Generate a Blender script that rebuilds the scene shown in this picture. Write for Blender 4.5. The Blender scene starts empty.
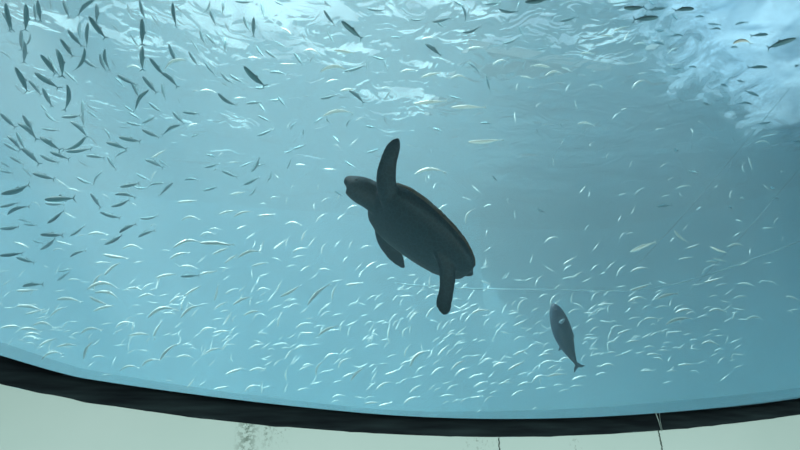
import bpy, bmesh, math, random
from mathutils import Vector, Matrix, noise
D2R = math.pi / 180
sc = bpy.context.scene
col = sc.collection
random.seed(7)

# ------------------------------------------------------------------ camera, world, sun, exposure
F = 620.0
CAM = Vector((0.0, -3.0, 1.5))
PITCH, YAW = 20.0, 15.0
cd = bpy.data.cameras.new('camera')
cd.sensor_width = 36; cd.lens = 36 * F / 800
cd.clip_start = 0.05; cd.clip_end = 500
cam = bpy.data.objects.new('camera', cd)
cam.location = CAM
cam.rotation_euler = ((90 + PITCH) * D2R, 0, -YAW * D2R)
col.objects.link(cam); sc.camera = cam
CR = cam.rotation_euler.to_matrix()

def ray(x, y):
    return (CR @ Vector(((x - 400) / F, (225 - y) / F, -1.0)))
def at(x, y, d):
    """point seen at pixel (x, y), d metres along the view axis"""
    return CAM + ray(x, y) * d
def on_y(x, y, Y):
    r = ray(x, y); return CAM + r * ((Y - CAM.y) / r.y)
def on_z(x, y, Z):
    r = ray(x, y); return CAM + r * ((Z - CAM.z) / r.z)

world = bpy.data.worlds.new('world'); sc.world = world
world.use_nodes = True
nt = world.node_tree; nt.nodes.clear()
wo = nt.nodes.new('ShaderNodeOutputWorld'); bg = nt.nodes.new('ShaderNodeBackground')
tc = nt.nodes.new('ShaderNodeTexCoord'); sp = nt.nodes.new('ShaderNodeSeparateXYZ')
cr = nt.nodes.new('ShaderNodeValToRGB')
cr.color_ramp.elements[0].position = 0.0; cr.color_ramp.elements[0].color = (0.62, 0.80, 0.78, 1)
cr.color_ramp.elements[1].position = 0.9; cr.color_ramp.elements[1].color = (0.45, 0.72, 0.90, 1)
nt.links.new(tc.outputs['Generated'], sp.inputs[0]); nt.links.new(sp.outputs['Z'], cr.inputs[0])
cn = nt.nodes.new('ShaderNodeTexNoise'); cn.inputs['Scale'].default_value = 9; cn.inputs['Detail'].default_value = 5; cn.inputs['Distortion'].default_value = 0.8
c2 = nt.nodes.new('ShaderNodeValToRGB'); c2.color_ramp.elements[0].position = 0.40; c2.color_ramp.elements[0].color = (0.55, 0.62, 0.66, 1); c2.color_ramp.elements[1].position = 0.60; c2.color_ramp.elements[1].color = (1.6, 1.6, 1.5, 1)
ml = nt.nodes.new('ShaderNodeMix'); ml.data_type = 'RGBA'; ml.blend_type = 'MULTIPLY'; ml.inputs[0].default_value = 1.0
nt.links.new(tc.outputs['Generated'], cn.inputs['Vector']); nt.links.new(cn.outputs['Fac'], c2.inputs[0]); nt.links.new(c2.outputs[0], ml.inputs[7]); nt.links.new(cr.outputs[0], ml.inputs[6])
nt.links.new(ml.outputs[2], bg.inputs[0]); nt.links.new(bg.outputs[0], wo.inputs[0])
bg.inputs[1].default_value = 1.1

SUN_DIR = Vector((0.55, 0.08, -0.80)).normalized()      # the way the light travels
sd = bpy.data.lights.new('sun', 'SUN'); sd.energy = 5.1; sd.angle = 0.6 * D2R
sd.color = (0.95, 1.0, 0.95)
sun = bpy.data.objects.new('sun', sd); col.objects.link(sun)
sun.rotation_euler = SUN_DIR.to_track_quat('-Z', 'Y').to_euler()
sun.location = (-10, 10, 30)

ld = bpy.data.lights.new('hall_wall_fill', 'AREA'); ld.shape = 'RECTANGLE'; ld.size = 9; ld.size_y = 0.6  # fill lamp added out of view to brighten the window wall
ld.energy = 280; ld.color = (0.80, 1.0, 0.93)
hl = bpy.data.objects.new('hall_wall_fill', ld); col.objects.link(hl)
hl.location = (1.0, -3.4, -0.75); hl.rotation_euler = (125 * D2R, 0, 0)

# unseen fill lamp added to brighten the fish, aimed down into the tank
td = bpy.data.lights.new('tank_fish_fill', 'AREA'); td.shape = 'RECTANGLE'; td.size = 12; td.size_y = 0.5; td.spread = 80 * D2R
td.energy = 1250; td.color = (0.92, 1.0, 0.95)
tl0 = bpy.data.objects.new('tank_fish_fill', td); col.objects.link(tl0)
tl0.location = (2.6, 0.8, 10.6)
tl0.rotation_euler = (Vector((0.12, 0.62, -0.80))).to_track_quat('-Z', 'Y').to_euler()

sc.view_settings.view_transform = 'Standard'
sc.view_settings.look = 'None'
sc.view_settings.gamma = 1
sc.view_settings.use_curve_mapping = False
sc.view_settings.exposure = 0.0
cy = sc.cycles
cy.max_bounces = 8; cy.diffuse_bounces = 2; cy.glossy_bounces = 3; cy.transmission_bounces = 4
cy.volume_bounces = 4; cy.transparent_max_bounces = 24
cy.use_denoising = True
cy.volume_step_rate = 1.0
cy.sample_clamp_indirect = 4.0

# ------------------------------------------------------------------ helpers
def material(name, color=(0.5, 0.5, 0.5), rough=0.6, spec=0.5, metal=0.0):
    m = bpy.data.materials.new(name); m.use_nodes = True
    b = m.node_tree.nodes['Principled BSDF']
    b.inputs['Base Color'].default_value = (*color, 1)
    b.inputs['Roughness'].default_value = rough
    b.inputs['Specular IOR Level'].default_value = spec
    b.inputs['Metallic'].default_value = metal
    return m
def N(m, kind, **kw):
    n = m.node_tree.nodes.new(kind)
    for k, v in kw.items(): setattr(n, k, v)
    return n
def L(m, a, b): m.node_tree.links.new(a, b)
def noise_color(m, c1, c2, scale, detail=5, lo=0.35, hi=0.65, coord='Object', bump=0.0, stretch=None):
    b = m.node_tree.nodes['Principled BSDF']
    t = N(m, 'ShaderNodeTexCoord'); mp = N(m, 'ShaderNodeMapping')
    if stretch: mp.inputs['Scale'].default_value = stretch
    n = N(m, 'ShaderNodeTexNoise'); n.inputs['Scale'].default_value = scale; n.inputs['Detail'].default_value = detail
    r = N(m, 'ShaderNodeValToRGB')
    r.color_ramp.elements[0].position = lo; r.color_ramp.elements[0].color = (*c1, 1)
    r.color_ramp.elements[1].position = hi; r.color_ramp.elements[1].color = (*c2, 1)
    L(m, t.outputs[coord], mp.inputs[0]); L(m, mp.outputs[0], n.inputs['Vector'])
    L(m, n.outputs['Fac'], r.inputs[0]); L(m, r.outputs[0], b.inputs['Base Color'])
    if bump:
        bp = N(m, 'ShaderNodeBump'); bp.inputs['Strength'].default_value = bump; bp.inputs['Distance'].default_value = 0.01
        L(m, n.outputs['Fac'], bp.inputs['Height']); L(m, bp.outputs[0], b.inputs['Normal'])
    return n, r
def link(name, me, m=None, parent=None, smooth=True):
    if m and not me.materials: me.materials.append(m)
    if smooth:
        me.polygons.foreach_set('use_smooth', [True] * len(me.polygons))
    o = bpy.data.objects.new(name, me); col.objects.link(o)
    if parent: o.parent = parent
    return o
def mesh(name, vs, fs, m=None, parent=None, smooth=True):
    me = bpy.data.meshes.new(name); me.from_pydata([tuple(v) for v in vs], [], fs); me.update()
    return link(name, me, m, parent, smooth)
def box(name, lo, hi, m, parent=None):
    x0, y0, z0 = lo; x1, y1, z1 = hi
    vs = [(x0,y0,z0),(x1,y0,z0),(x1,y1,z0),(x0,y1,z0),(x0,y0,z1),(x1,y0,z1),(x1,y1,z1),(x0,y1,z1)]
    fs = [(0,3,2,1),(4,5,6,7),(0,1,5,4),(1,2,6,5),(2,3,7,6),(3,0,4,7)]
    return mesh(name, vs, fs, m, parent, False)
def tag(o, label=None, cat=None, group=None, kind=None):
    if label: o['label'] = label
    if cat: o['category'] = cat
    if group: o['group'] = group
    if kind: o['kind'] = kind
    return o
def struct(o): o['kind'] = 'structure'; return o
def tube_data(pts, radii, seg=8):
    vs, fs = [], []
    n = len(pts)
    for i, p in enumerate(pts):
        p = Vector(p)
        t = (Vector(pts[min(i + 1, n - 1)]) - Vector(pts[max(i - 1, 0)])).normalized()
        a = t.cross(Vector((0, 0, 1)))
        if a.length < 1e-3: a = t.cross(Vector((1, 0, 0)))
        a.normalize(); b = t.cross(a)
        r = radii[i] if isinstance(radii, (list, tuple)) else radii
        for k in range(seg):
            w = 2 * math.pi * k / seg
            vs.append(p + a * (r * math.cos(w)) + b * (r * math.sin(w)))
    for i in range(n - 1):
        for k in range(seg):
            k2 = (k + 1) % seg
            fs.append((i*seg+k, i*seg+k2, (i+1)*seg+k2, (i+1)*seg+k))
    fs.append(tuple(range(seg))); fs.append(tuple((n-1)*seg + k for k in reversed(range(seg))))
    return vs, fs

# ------------------------------------------------------------------ tank shell
SURF = 9.0        # height of the water surface
TX, TY, TZ = 16.0, 16.0, -1.2
m_tank = material('tank_paint', (0.22, 0.45, 0.55), 0.8, 0.2)
noise_color(m_tank, (0.34, 0.62, 0.72), (0.44, 0.74, 0.84), 0.5, 4)
m_floor_bounce = material('tank_floor_bounce', (0.80, 0.84, 0.80), 0.9, 0.1)  # unseen floor made pale to bounce light up into the water
noise_color(m_floor_bounce, (0.50, 0.56, 0.54), (0.60, 0.66, 0.64), 2.0, 5)
struct(box('floor', (-TX, 0.30, TZ - 0.3), (TX, TY, TZ), m_floor_bounce))
struct(box('wall_back', (-TX, TY, TZ), (TX, TY + 0.3, SURF + 1.0), m_tank))
struct(box('wall_left', (-TX - 0.3, 0.30, TZ), (-TX, TY, SURF + 1.0), m_tank))
struct(box('wall_right', (TX, 0.30, TZ), (TX + 0.3, TY, SURF + 1.0), m_tank))

# the far corners are rounded off with coves
for sx, nm in ((1, 'wall_cove_right'), (-1, 'wall_cove_left')):
    R_ = 8.0; cx_, cy_ = sx * (TX - R_ - .03), TY - R_ - .03
    vs, fs = [], []
    for k in range(33):
        w = math.pi / 2 * k / 32
        for rr in (R_, R_ + 0.02):
            for z in (TZ + .01, SURF + 0.9): vs.append((cx_ + sx * rr * math.cos(w), cy_ + rr * math.sin(w), z))
    for k in range(32):
        b_ = 4 * k; fs += [(b_, b_ + 1, b_ + 5, b_ + 4), (b_ + 2, b_ + 6, b_ + 7, b_ + 3), (b_ + 1, b_ + 3, b_ + 7, b_ + 5), (b_, b_ + 4, b_ + 6, b_ + 2)]
    struct(mesh(nm, vs, fs, m_tank))

# window edges: the pixels of the black seal, carried onto the wall and continued as one large oval
UP = [(-260, 262), (-130, 315), (0, 354.6), (60, 372), (100, 380), (200, 394.2), (300, 406), (400, 415), (500, 418.3), (600, 416.3), (700, 409.5), (800, 398.5), (930, 376), (1060, 345)]
LO = [(-260, 300), (-130, 349), (0, 384), (60, 396.5), (100, 404), (200, 418.2), (300, 428), (400, 434.6), (500, 437), (600, 434.4), (700, 427), (800, 414.5), (930, 391), (1060, 359)]
def spline(ps, n):
    out = []
    for i in range(len(ps) - 1):
        p0 = ps[max(i-1,0)]; p1 = ps[i]; p2 = ps[i+1]; p3 = ps[min(i+2,len(ps)-1)]
        for k in range(n):
            t = k / n
            out.append(tuple(0.5*((2*b)+(-a+c)*t+(2*a-5*b+4*c-d)*t*t+(-a+3*b-3*c+d)*t**3) for a,b,c,d in zip(p0,p1,p2,p3)))
    out.append(tuple(ps[-1])); return out
up = [on_y(x, y, 0.0) for x, y in spline(UP, 8)]
lo = [on_y(x, y, 0.0) for x, y in spline(LO, 8)]
TOPZ = 6.2
def close_oval(c, off):
    a, b = c[0], c[-1]
    out = [Vector(p) for p in c]
    cx, n = (a.x + b.x) / 2, 60
    zb = a.z; 
    for k in range(1, n):            # upper part: a superellipse from right end to left end
        t = math.pi * k / n
        x = cx + (b.x - a.x) / 2 * math.copysign(abs(math.cos(t)) ** 0.7, math.cos(t))
        zz = (a.z * (k / n) + b.z * (1 - k / n))
        z = zz + (TOPZ + off - zz) * abs(math.sin(t)) ** 0.7
        out.append(Vector((x, 0, z)))
    return out
inner = close_oval(up, 0.0); outer = close_oval(lo, 0.13)
NN = len(inner)
m_wall = material('painted_wall', (0.60, 0.72, 0.68), 0.55, 0.3)
n_, r_ = noise_color(m_wall, (0.545, 0.655, 0.635), (0.60, 0.695, 0.685), 1.3, 6, 0.3, 0.7)
# grime and hairline cracks
def mask_speck(m, xc, w, ztop, zlen, dens, scale):
    """speckled grime in a strip round x = xc hanging down from ztop"""
    t = N(m, 'ShaderNodeTexCoord'); s = N(m, 'ShaderNodeSeparateXYZ'); L(m, t.outputs['Object'], s.inputs[0])
    dx = N(m, 'ShaderNodeMath', operation='SUBTRACT'); dx.inputs[1].default_value = xc; L(m, s.outputs['X'], dx.inputs[0])
    ab = N(m, 'ShaderNodeMath', operation='ABSOLUTE'); L(m, dx.outputs[0], ab.inputs[0])
    mr = N(m, 'ShaderNodeMapRange'); mr.inputs['From Min'].default_value = w; mr.inputs['From Max'].default_value = 0
    L(m, ab.outputs[0], mr.inputs['Value'])
    mz = N(m, 'ShaderNodeMapRange'); mz.inputs['From Min'].default_value = ztop - zlen; mz.inputs['From Max'].default_value = ztop
    L(m, s.outputs['Z'], mz.inputs['Value'])
    nz = N(m, 'ShaderNodeTexNoise'); nz.inputs['Scale'].default_value = scale; nz.inputs['Detail'].default_value = 6; nz.inputs['Roughness'].default_value = 0.7
    L(m, t.outputs['Object'], nz.inputs['Vector'])
    gt = N(m, 'ShaderNodeMapRange'); gt.inputs['From Min'].default_value = dens; gt.inputs['From Max'].default_value = dens + 0.07
    L(m, nz.outputs['Fac'], gt.inputs['Value'])
    a = N(m, 'ShaderNodeMath', operation='MULTIPLY'); L(m, mr.outputs[0], a.inputs[0]); L(m, mz.outputs[0], a.inputs[1])
    b = N(m, 'ShaderNodeMath', operation='MULTIPLY'); L(m, a.outputs[0], b.inputs[0]); L(m, gt.outputs[0], b.inputs[1])
    return b.outputs[0]
def stain(m, masks, color):
    b = m.node_tree.nodes['Principled BSDF']; src = b.inputs['Base Color'].links[0].from_socket
    for k in masks:
        mx = N(m, 'ShaderNodeMix', data_type='RGBA'); mx.inputs[7].default_value = (*color, 1)
        L(m, k, mx.inputs[0]); L(m, src, mx.inputs[6]); src = mx.outputs[2]
    L(m, src, b.inputs['Base Color'])
xs = {p: on_y(p[0], p[1], 0) for p in [(248, 425), (268, 425), (280, 432), (400, 435), (480, 438), (575, 438), (645, 430)]}
def X(p): return xs[p].x
def Z(p): return xs[p].z
stain(m_wall, [mask_speck(m_wall, X((248,425)), 0.06, Z((248,425)) + 0.08, 0.6, 0.47, 45),
               mask_speck(m_wall, X((268,425)), 0.03, Z((248,425)) + 0.02, 0.16, 0.48, 50),
               mask_speck(m_wall, X((280,432)), 0.07, Z((280,432)) + 0.06, 0.14, 0.55, 60),
               mask_speck(m_wall, X((480,438)), 0.12, Z((480,438)) + 0.04, 0.12, 0.54, 60),
               mask_speck(m_wall, X((575,438)), 0.04, Z((575,438)) + 0.04, 0.3, 0.55, 50)], (0.10, 0.15, 0.12))
# wall: a plate with the oval cut out, thick to the back
WX0, WX1, WZ0, WZ1 = -14.0, 20.0, -1.0, SURF + 2
bm = bmesh.new()
def ring(c, y): return [bm.verts.new((p.x, y, p.z)) for p in c]
def rect_pt(p):
    c = Vector((2.0, 0, 3.0)); d = p - c
    s = 1e9
    for v, a, b in ((d.x, WX0 - c.x, WX1 - c.x), (d.z, WZ0 - c.z, WZ1 - c.z)):
        if v > 1e-6: s = min(s, b / v)
        elif v < -1e-6: s = min(s, a / v)
    return c + d * s
r0 = ring(outer, 0.0); r1 = ring([rect_pt(p) for p in outer], 0.0)
r2 = ring(outer, 0.30); r3 = ring([rect_pt(p) for p in outer], 0.30)
for i in range(NN):
    j = (i + 1) % NN
    bm.faces.new((r0[i], r0[j], r1[j], r1[i])); bm.faces.new((r2[i], r3[i], r3[j], r2[j])); bm.faces.new((r0[i], r2[i], r2[j], r0[j]))
bmesh.ops.recalc_face_normals(bm, faces=bm.faces)
me = bpy.data.meshes.new('wall_front'); bm.to_mesh(me); bm.free()
struct(link('wall_front', me, m_wall, None, False))

# black seal: a rounded, slightly uneven bead between wall and pane
m_seal = material('black_sealant', (0.012, 0.022, 0.028), 0.85, 0.12)
noise_color(m_seal, (0.004, 0.007, 0.010), (0.018, 0.030, 0.034), 5, 8, 0.35, 0.75, bump=0.6, stretch=(0.6, 1, 6))
vs, fs = [], []
prof = [(0.0, 0.10), (0.02, 0.02), (0.10, 0.004), (0.3, -0.004), (0.55, -0.008), (0.8, -0.007), (0.95, -0.004), (1.0, 0.0), (1.0, 0.10)]
P = len(prof)
for i in range(NN):
    a, b = inner[i], outer[i]
    for k, (t, y) in enumerate(prof):
        q = a.lerp(b, t)
        w = noise.noise(Vector((q.x * 2.2, q.z * 2.2, 3.3 + k * .4))) * 0.004 + noise.noise(Vector((q.x * 9, q.z * 9, 1.3 + k))) * 0.004
        e = (noise.noise(Vector((q.x * 11, q.z * 11, 9.1))) * 0.006) if t > 0.9 else 0
        d = (b - a).normalized()
        vs.append(Vector((q.x, y + (w if 0 < t < 1 else 0), q.z)) + d * e)
for i in range(NN):
    j = (i + 1) % NN
    for k in range(P):
        k2 = (k + 1) % P
        fs.append((i*P+k, j*P+k, j*P+k2, i*P+k2))
sealo = mesh('window_seal', vs, fs, m_seal)
tag(sealo, 'glossy black sealant band round the curved edge of the tank window', 'window seal')

# crack through seal and wall: thin raised white line
m_crack = material('pale_crack', (0.30, 0.38, 0.34), 0.7, 0.3)
def crack(pix, r, m, label):
    pts = []
    for (x, y) in pix:
        p = on_y(x, y, -0.002)
        pts.append(Vector((p.x, p.y, p.z)))
    fine = [pts[0]]
    for a, b in zip(pts, pts[1:]):
        for k in range(1, 6):
            q = a.lerp(b, k / 5); q.x += random.uniform(-.004, .004); fine.append(q)
    v, f = tube_data(fine, r, 5)
    return tag(mesh('wall_crack', v, f, m, None, True), label, 'crack')
m_dkcrack = material('dark_crack', (0.05, 0.08, 0.07), 0.8, 0.2)
crack([(658.5, 430), (660, 437), (662, 446), (665, 462)], 0.0035, m_dkcrack, 'long dark hairline crack running down the pale wall under the seal scratch')
crack([(499, 438), (499, 446), (500, 462)], 0.0028, m_dkcrack, 'faint short crack in the pale wall under the middle of the window')
def scratch(pix):
    pts = [on_y(x, y, 0) + Vector((0, -0.011, 0)) for x, y in pix]
    v, f = tube_data(pts, 0.0022, 5)
    return v, f
v1, f1 = scratch([(654, 412), (657, 420), (660, 431)]); v2, f2 = scratch([(658, 413), (659, 422), (661, 431)])
fs = f1 + [tuple(i + len(v1) for i in f) for f in f2]
tag(mesh('seal_scratch', v1 + v2, fs, material('scratch_white', (0.35, 0.45, 0.44), 0.6)), 'pair of pale scratch lines across the black window seal', 'scratch')

# pane of thick acrylic
m_pane = bpy.data.materials.new('acrylic'); m_pane.use_nodes = True
nt = m_pane.node_tree; nt.nodes.clear()
o_ = nt.nodes.new('ShaderNodeOutputMaterial'); mx = nt.nodes.new('ShaderNodeMixShader')
tr = nt.nodes.new('ShaderNodeBsdfTransparent'); tr.inputs[0].default_value = (0.975, 0.995, 0.99, 1)
gl = nt.nodes.new('ShaderNodeBsdfGlossy'); gl.inputs['Roughness'].default_value = 0.02
fr = nt.nodes.new('ShaderNodeFresnel'); fr.inputs[0].default_value = 1.12
nt.links.new(fr.outputs[0], mx.inputs[0]); nt.links.new(tr.outputs[0], mx.inputs[1]); nt.links.new(gl.outputs[0], mx.inputs[2]); nt.links.new(mx.outputs[0], o_.inputs[0])
bm = bmesh.new()
a = [bm.verts.new((p.x, 0.06, p.z)) for p in inner]; b = [bm.verts.new((p.x, 0.27, p.z)) for p in inner]
bm.faces.new(a); bm.faces.new(list(reversed(b)))
for i in range(NN):
    j = (i + 1) % NN; bm.faces.new((a[i], b[i], b[j], a[j]))
bmesh.ops.recalc_face_normals(bm, faces=bm.faces)
me = bpy.data.meshes.new('window_1'); bm.to_mesh(me); bm.free()
struct(link('window_1', me, m_pane, None, False))

# bluish lip along the inner foot of the pane
m_ledge = material('ledge_paint', (0.10, 0.30, 0.42), 0.7, 0.3)

LIP = [(-260, 238), (-130, 300), (0, 342), (60, 362), (100, 372), (200, 388), (300, 401), (400, 410.5), (500, 411), (600, 407), (700, 398.5), (800, 387.5), (930, 364), (1060, 332)]
nt = m_ledge.node_tree; o_ = [n for n in nt.nodes if n.type == 'OUTPUT_MATERIAL'][0]; pb = nt.nodes['Principled BSDF']
mx = nt.nodes.new('ShaderNodeMixShader'); mx.inputs[0].default_value = 0.18; tr = nt.nodes.new('ShaderNodeBsdfTransparent')
nt.links.new(tr.outputs[0], mx.inputs[1]); nt.links.new(pb.outputs[0], mx.inputs[2]); nt.links.new(mx.outputs[0], o_.inputs[0])
vs, fs = [], []
for (x, y), (x2, y2) in zip(spline(LIP, 8), spline(UP, 8)):
    a = on_y(x, y, 0.272); b = on_y(x2, y2 + 6, 0.272)
    vs += [a, b]
for i in range(len(vs) // 2 - 1): fs.append((2*i, 2*i+1, 2*i+3, 2*i+2))
struct(mesh('window_1_lip', vs, fs, m_ledge))

# visitor hall
m_hall = material('hall_paint', (0.10, 0.12, 0.12), 0.9, 0.1)
struct(box('floor_hall', (WX0, -9, -1.2), (WX1, 0, -1.0), m_hall))
struct(box('ceiling', (WX0, -9, 7.0), (WX1, 0, 7.2), m_hall))
struct(box('wall_hall', (WX0, -9.2, -1.0), (WX1, -9.0, 7.2), m_hall))
struct(box('wall_hall_left', (WX0 - .2, -9.2, -1.0), (WX0, 0.3, SURF + 2), m_hall))
struct(box('wall_hall_right', (WX1, -9.2, -1.0), (WX1 + .2, 0.3, SURF + 2), m_hall))

# ------------------------------------------------------------------ water
m_water = bpy.data.materials.new('sea_water'); m_water.use_nodes = True
nt = m_water.node_tree; nt.nodes.clear()
o_ = nt.nodes.new('ShaderNodeOutputMaterial')
sca = nt.nodes.new('ShaderNodeVolumeScatter'); sca.inputs['Color'].default_value = (0.86, 0.90, 0.90, 1)
sca.inputs['Density'].default_value = 0.068; sca.inputs['Anisotropy'].default_value = 0.62
ab = nt.nodes.new('ShaderNodeVolumeAbsorption'); ab.inputs['Color'].default_value = (0.14, 0.62, 0.74, 1); ab.inputs['Density'].default_value = 0.045
ad = nt.nodes.new('ShaderNodeAddShader'); nt.links.new(sca.outputs[0], ad.inputs[0]); nt.links.new(ab.outputs[0], ad.inputs[1])
nt.links.new(ad.outputs[0], o_.inputs['Volume'])
wb = box('water', (-TX + .01, 0.28, TZ + .01), (TX - .01, TY - .01, SURF), m_water)
tag(wb, 'hazy blue green sea water filling the tank', 'water', kind='structure')

m_surf = bpy.data.materials.new('water_surface'); m_surf.use_nodes = True
nt = m_surf.node_tree; nt.nodes.clear()
o_ = nt.nodes.new('ShaderNodeOutputMaterial'); mx = nt.nodes.new('ShaderNodeMixShader')
tr = nt.nodes.new('ShaderNodeBsdfTransparent')
gl = nt.nodes.new('ShaderNodeBsdfGlossy'); gl.inputs['Roughness'].default_value = 0.14
fr = nt.nodes.new('ShaderNodeFresnel'); fr.inputs[0].default_value = 1.27
t = nt.nodes.new('ShaderNodeTexCoord'); nz = nt.nodes.new('ShaderNodeTexNoise'); nz.inputs['Scale'].default_value = 1.9; nz.inputs['Detail'].default_value = 1.5; nz.inputs['Distortion'].default_value = 1.6
bp = nt.nodes.new('ShaderNodeBump'); bp.inputs['Strength'].default_value = 1.0; bp.inputs['Distance'].default_value = 0.045
nt.links.new(t.outputs['Object'], nz.inputs['Vector']); nt.links.new(nz.outputs['Fac'], bp.inputs['Height'])
nt.links.new(bp.outputs[0], fr.inputs['Normal']); nt.links.new(bp.outputs[0], gl.inputs['Normal'])
nt.links.new(fr.outputs[0], mx.inputs[0]); nt.links.new(tr.outputs[0], mx.inputs[1]); nt.links.new(gl.outputs[0], mx.inputs[2]); nt.links.new(mx.outputs[0], o_.inputs[0])
nx, ny = 320, 200
vs, fs = [], []
for j in range(ny + 1):
    y = 0.32 + (TY - 0.34) * (j / ny)
    for i in range(nx + 1):
        x = -TX + .02 + (2 * TX - .04) * i / nx
        h = 0.13 * noise.noise(Vector((x * 0.40, y * 0.65, 1.7))) + 0.048 * noise.noise(Vector((x * 0.9, y * 1.5, 4.1))) + 0.018 * noise.noise(Vector((x * 2.2, y * 3.0, 7.9)))
        vs.append((x, y, SURF - 0.16 + h))
for j in range(ny):
    for i in range(nx):
        q = j * (nx + 1) + i; fs.append((q, q + 1, q + nx + 2, q + nx + 1))
ws = mesh('water_surface', vs, fs, m_surf)
tag(ws, 'rippling underside of the water surface catching white sky light', 'water surface', kind='structure')

# surface of the unseen blockers added to shade and stripe the sunlight
m_blocker = material('sun_blocker', (0.30, 0.36, 0.38), 0.8, 0.2)

# ------------------------------------------------------------------ foam pushed down under the surface, at the far right
m_foam = bpy.data.materials.new('foam'); m_foam.use_nodes = True
nt = m_foam.node_tree; nt.nodes.clear()
o_ = nt.nodes.new('ShaderNodeOutputMaterial'); mx = nt.nodes.new('ShaderNodeMixShader')
tr = nt.nodes.new('ShaderNodeBsdfTransparent')
df = nt.nodes.new('ShaderNodeBsdfDiffuse'); df.inputs[0].default_value = (0.75, 0.85, 0.95, 1)
tl = nt.nodes.new('ShaderNodeBsdfTranslucent')
m2 = nt.nodes.new('ShaderNodeMixShader'); m2.inputs[0].default_value = 0.6
cr = nt.nodes.new('ShaderNodeValToRGB')
cr.color_ramp.elements[0].position = 0.35; cr.color_ramp.elements[0].color = (0.16, 0.30, 0.42, 1)
cr.color_ramp.elements[1].position = 0.62; cr.color_ramp.elements[1].color = (0.55, 0.74, 0.88, 1)
t = nt.nodes.new('ShaderNodeTexCoord')
nz = nt.nodes.new('ShaderNodeTexNoise'); nz.inputs['Scale'].default_value = 1.3; nz.inputs['Detail'].default_value = 7; nz.inputs['Roughness'].default_value = 0.72; nz.inputs['Distortion'].default_value = 0.6
at_ = nt.nodes.new('ShaderNodeAttribute'); at_.attribute_name = 'edge'
ad = nt.nodes.new('ShaderNodeMath'); ad.operation = 'MULTIPLY_ADD'; ad.inputs[1].default_value = 4.0
mr = nt.nodes.new('ShaderNodeMapRange'); mr.inputs['From Min'].default_value = 1.9; mr.inputs['From Max'].default_value = 2.9
mr.inputs['To Max'].default_value = 0.97
nt.links.new(t.outputs['Object'], nz.inputs['Vector']); nt.links.new(nz.outputs['Fac'], cr.inputs[0])
nt.links.new(nz.outputs['Fac'], ad.inputs[0]); nt.links.new(at_.outputs['Fac'], ad.inputs[2]); nt.links.new(ad.outputs[0], mr.inputs['Value'])
nt.links.new(cr.outputs[0], tl.inputs[0]); nt.links.new(df.outputs[0], m2.inputs[1]); nt.links.new(tl.outputs[0], m2.inputs[2])
m2.inputs[0].default_value = 0.85
nt.links.new(mr.outputs[0], mx.inputs[0]); nt.links.new(tr.outputs[0], mx.inputs[1]); nt.links.new(m2.outputs[0], mx.inputs[2]); nt.links.new(mx.outputs[0], o_.inputs[0])
FZ = SURF - 0.45
fb = [on_z(x, y, FZ) for x, y in [(560, -60), (588, -20), (622, 15), (650, 45), (668, 72), (695, 92), (735, 120), (775, 142), (830, 158), (900, 170)]]
def seg_d(p, a, b):
    ab = b - a; t = max(0, min(1, (p - a).dot(ab) / ab.length_squared)); q = a + ab * t
    s = ab.x * (p.y - a.y) - ab.y * (p.x - a.x)
    return (p - q).length, s
n1, n2 = 110, 110
vs, fs, ed = [], [], []
for j in range(n2 + 1):
    for i in range(n1 + 1):
        x = 1.0 + 14.8 * i / n1; y = 0.6 + 15.2 * j / n2
        p = Vector((x, y, FZ)); best = (1e9, 0)
        for a, b in zip(fb, fb[1:]):
            d = seg_d(p, a, b)
            if d[0] < best[0]: best = d
        e = best[0] * (-1 if best[1] > 0 else 1)
        ed.append(e)
        z = FZ + 0.22 * noise.noise(Vector((x * 0.8, y * 0.8, 2.2))) + 0.10 * noise.noise(Vector((x * 2.2, y * 2.2, 5.2)))
        vs.append((x, y, z))
keep = [e > -2.2 and not (v[0] > 8 and v[1] > 8 and math.hypot(v[0] - 8, v[1] - 8) > 7.3) for e, v in zip(ed, vs)]
for j in range(n2):
    for i in range(n1):
        q = j * (n1 + 1) + i; f = (q, q + 1, q + n1 + 2, q + n1 + 1)
        if all(keep[k] for k in f): fs.append(f)
foam = mesh('foam', vs, fs, m_foam)
at2 = foam.data.attributes.new('edge', 'FLOAT', 'POINT'); at2.data.foreach_set('value', ed)
tag(foam, 'pale blue cloud of bubbly foam under the water surface in the upper corner', 'foam', kind='stuff')

# unseen slabs added over the tank to keep the sun off the right
struct(box('shade_slab_added', (5.2, 9.5, SURF + 2.2), (TX, TY, SURF + 2.5), m_blocker))
struct(box('shade_slab_added', (9.8, 0.5, SURF + 2.2), (TX, 9.5, SURF + 2.5), m_blocker))
# out-of-view bars added above the tank to cut the sunlight into shafts
random.seed(3)
SHAFT_BARS = [(-11.8, 0.5), (-9.6, 1.1), (-7.4, 0.35), (-5.6, 0.9), (-3.9, 0.3), (-2.4, 0.55), (-0.2, 0.3)] + [(1.0, 0.4), (2.1, 0.25)]
for bx, bw in SHAFT_BARS:
    o = box('shaft_bar_added', (bx, 0.5, SURF + 1.9), (bx + bw, 7.5 if bx < 0 else 4.6, SURF + 2.2), m_blocker); struct(o)
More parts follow.
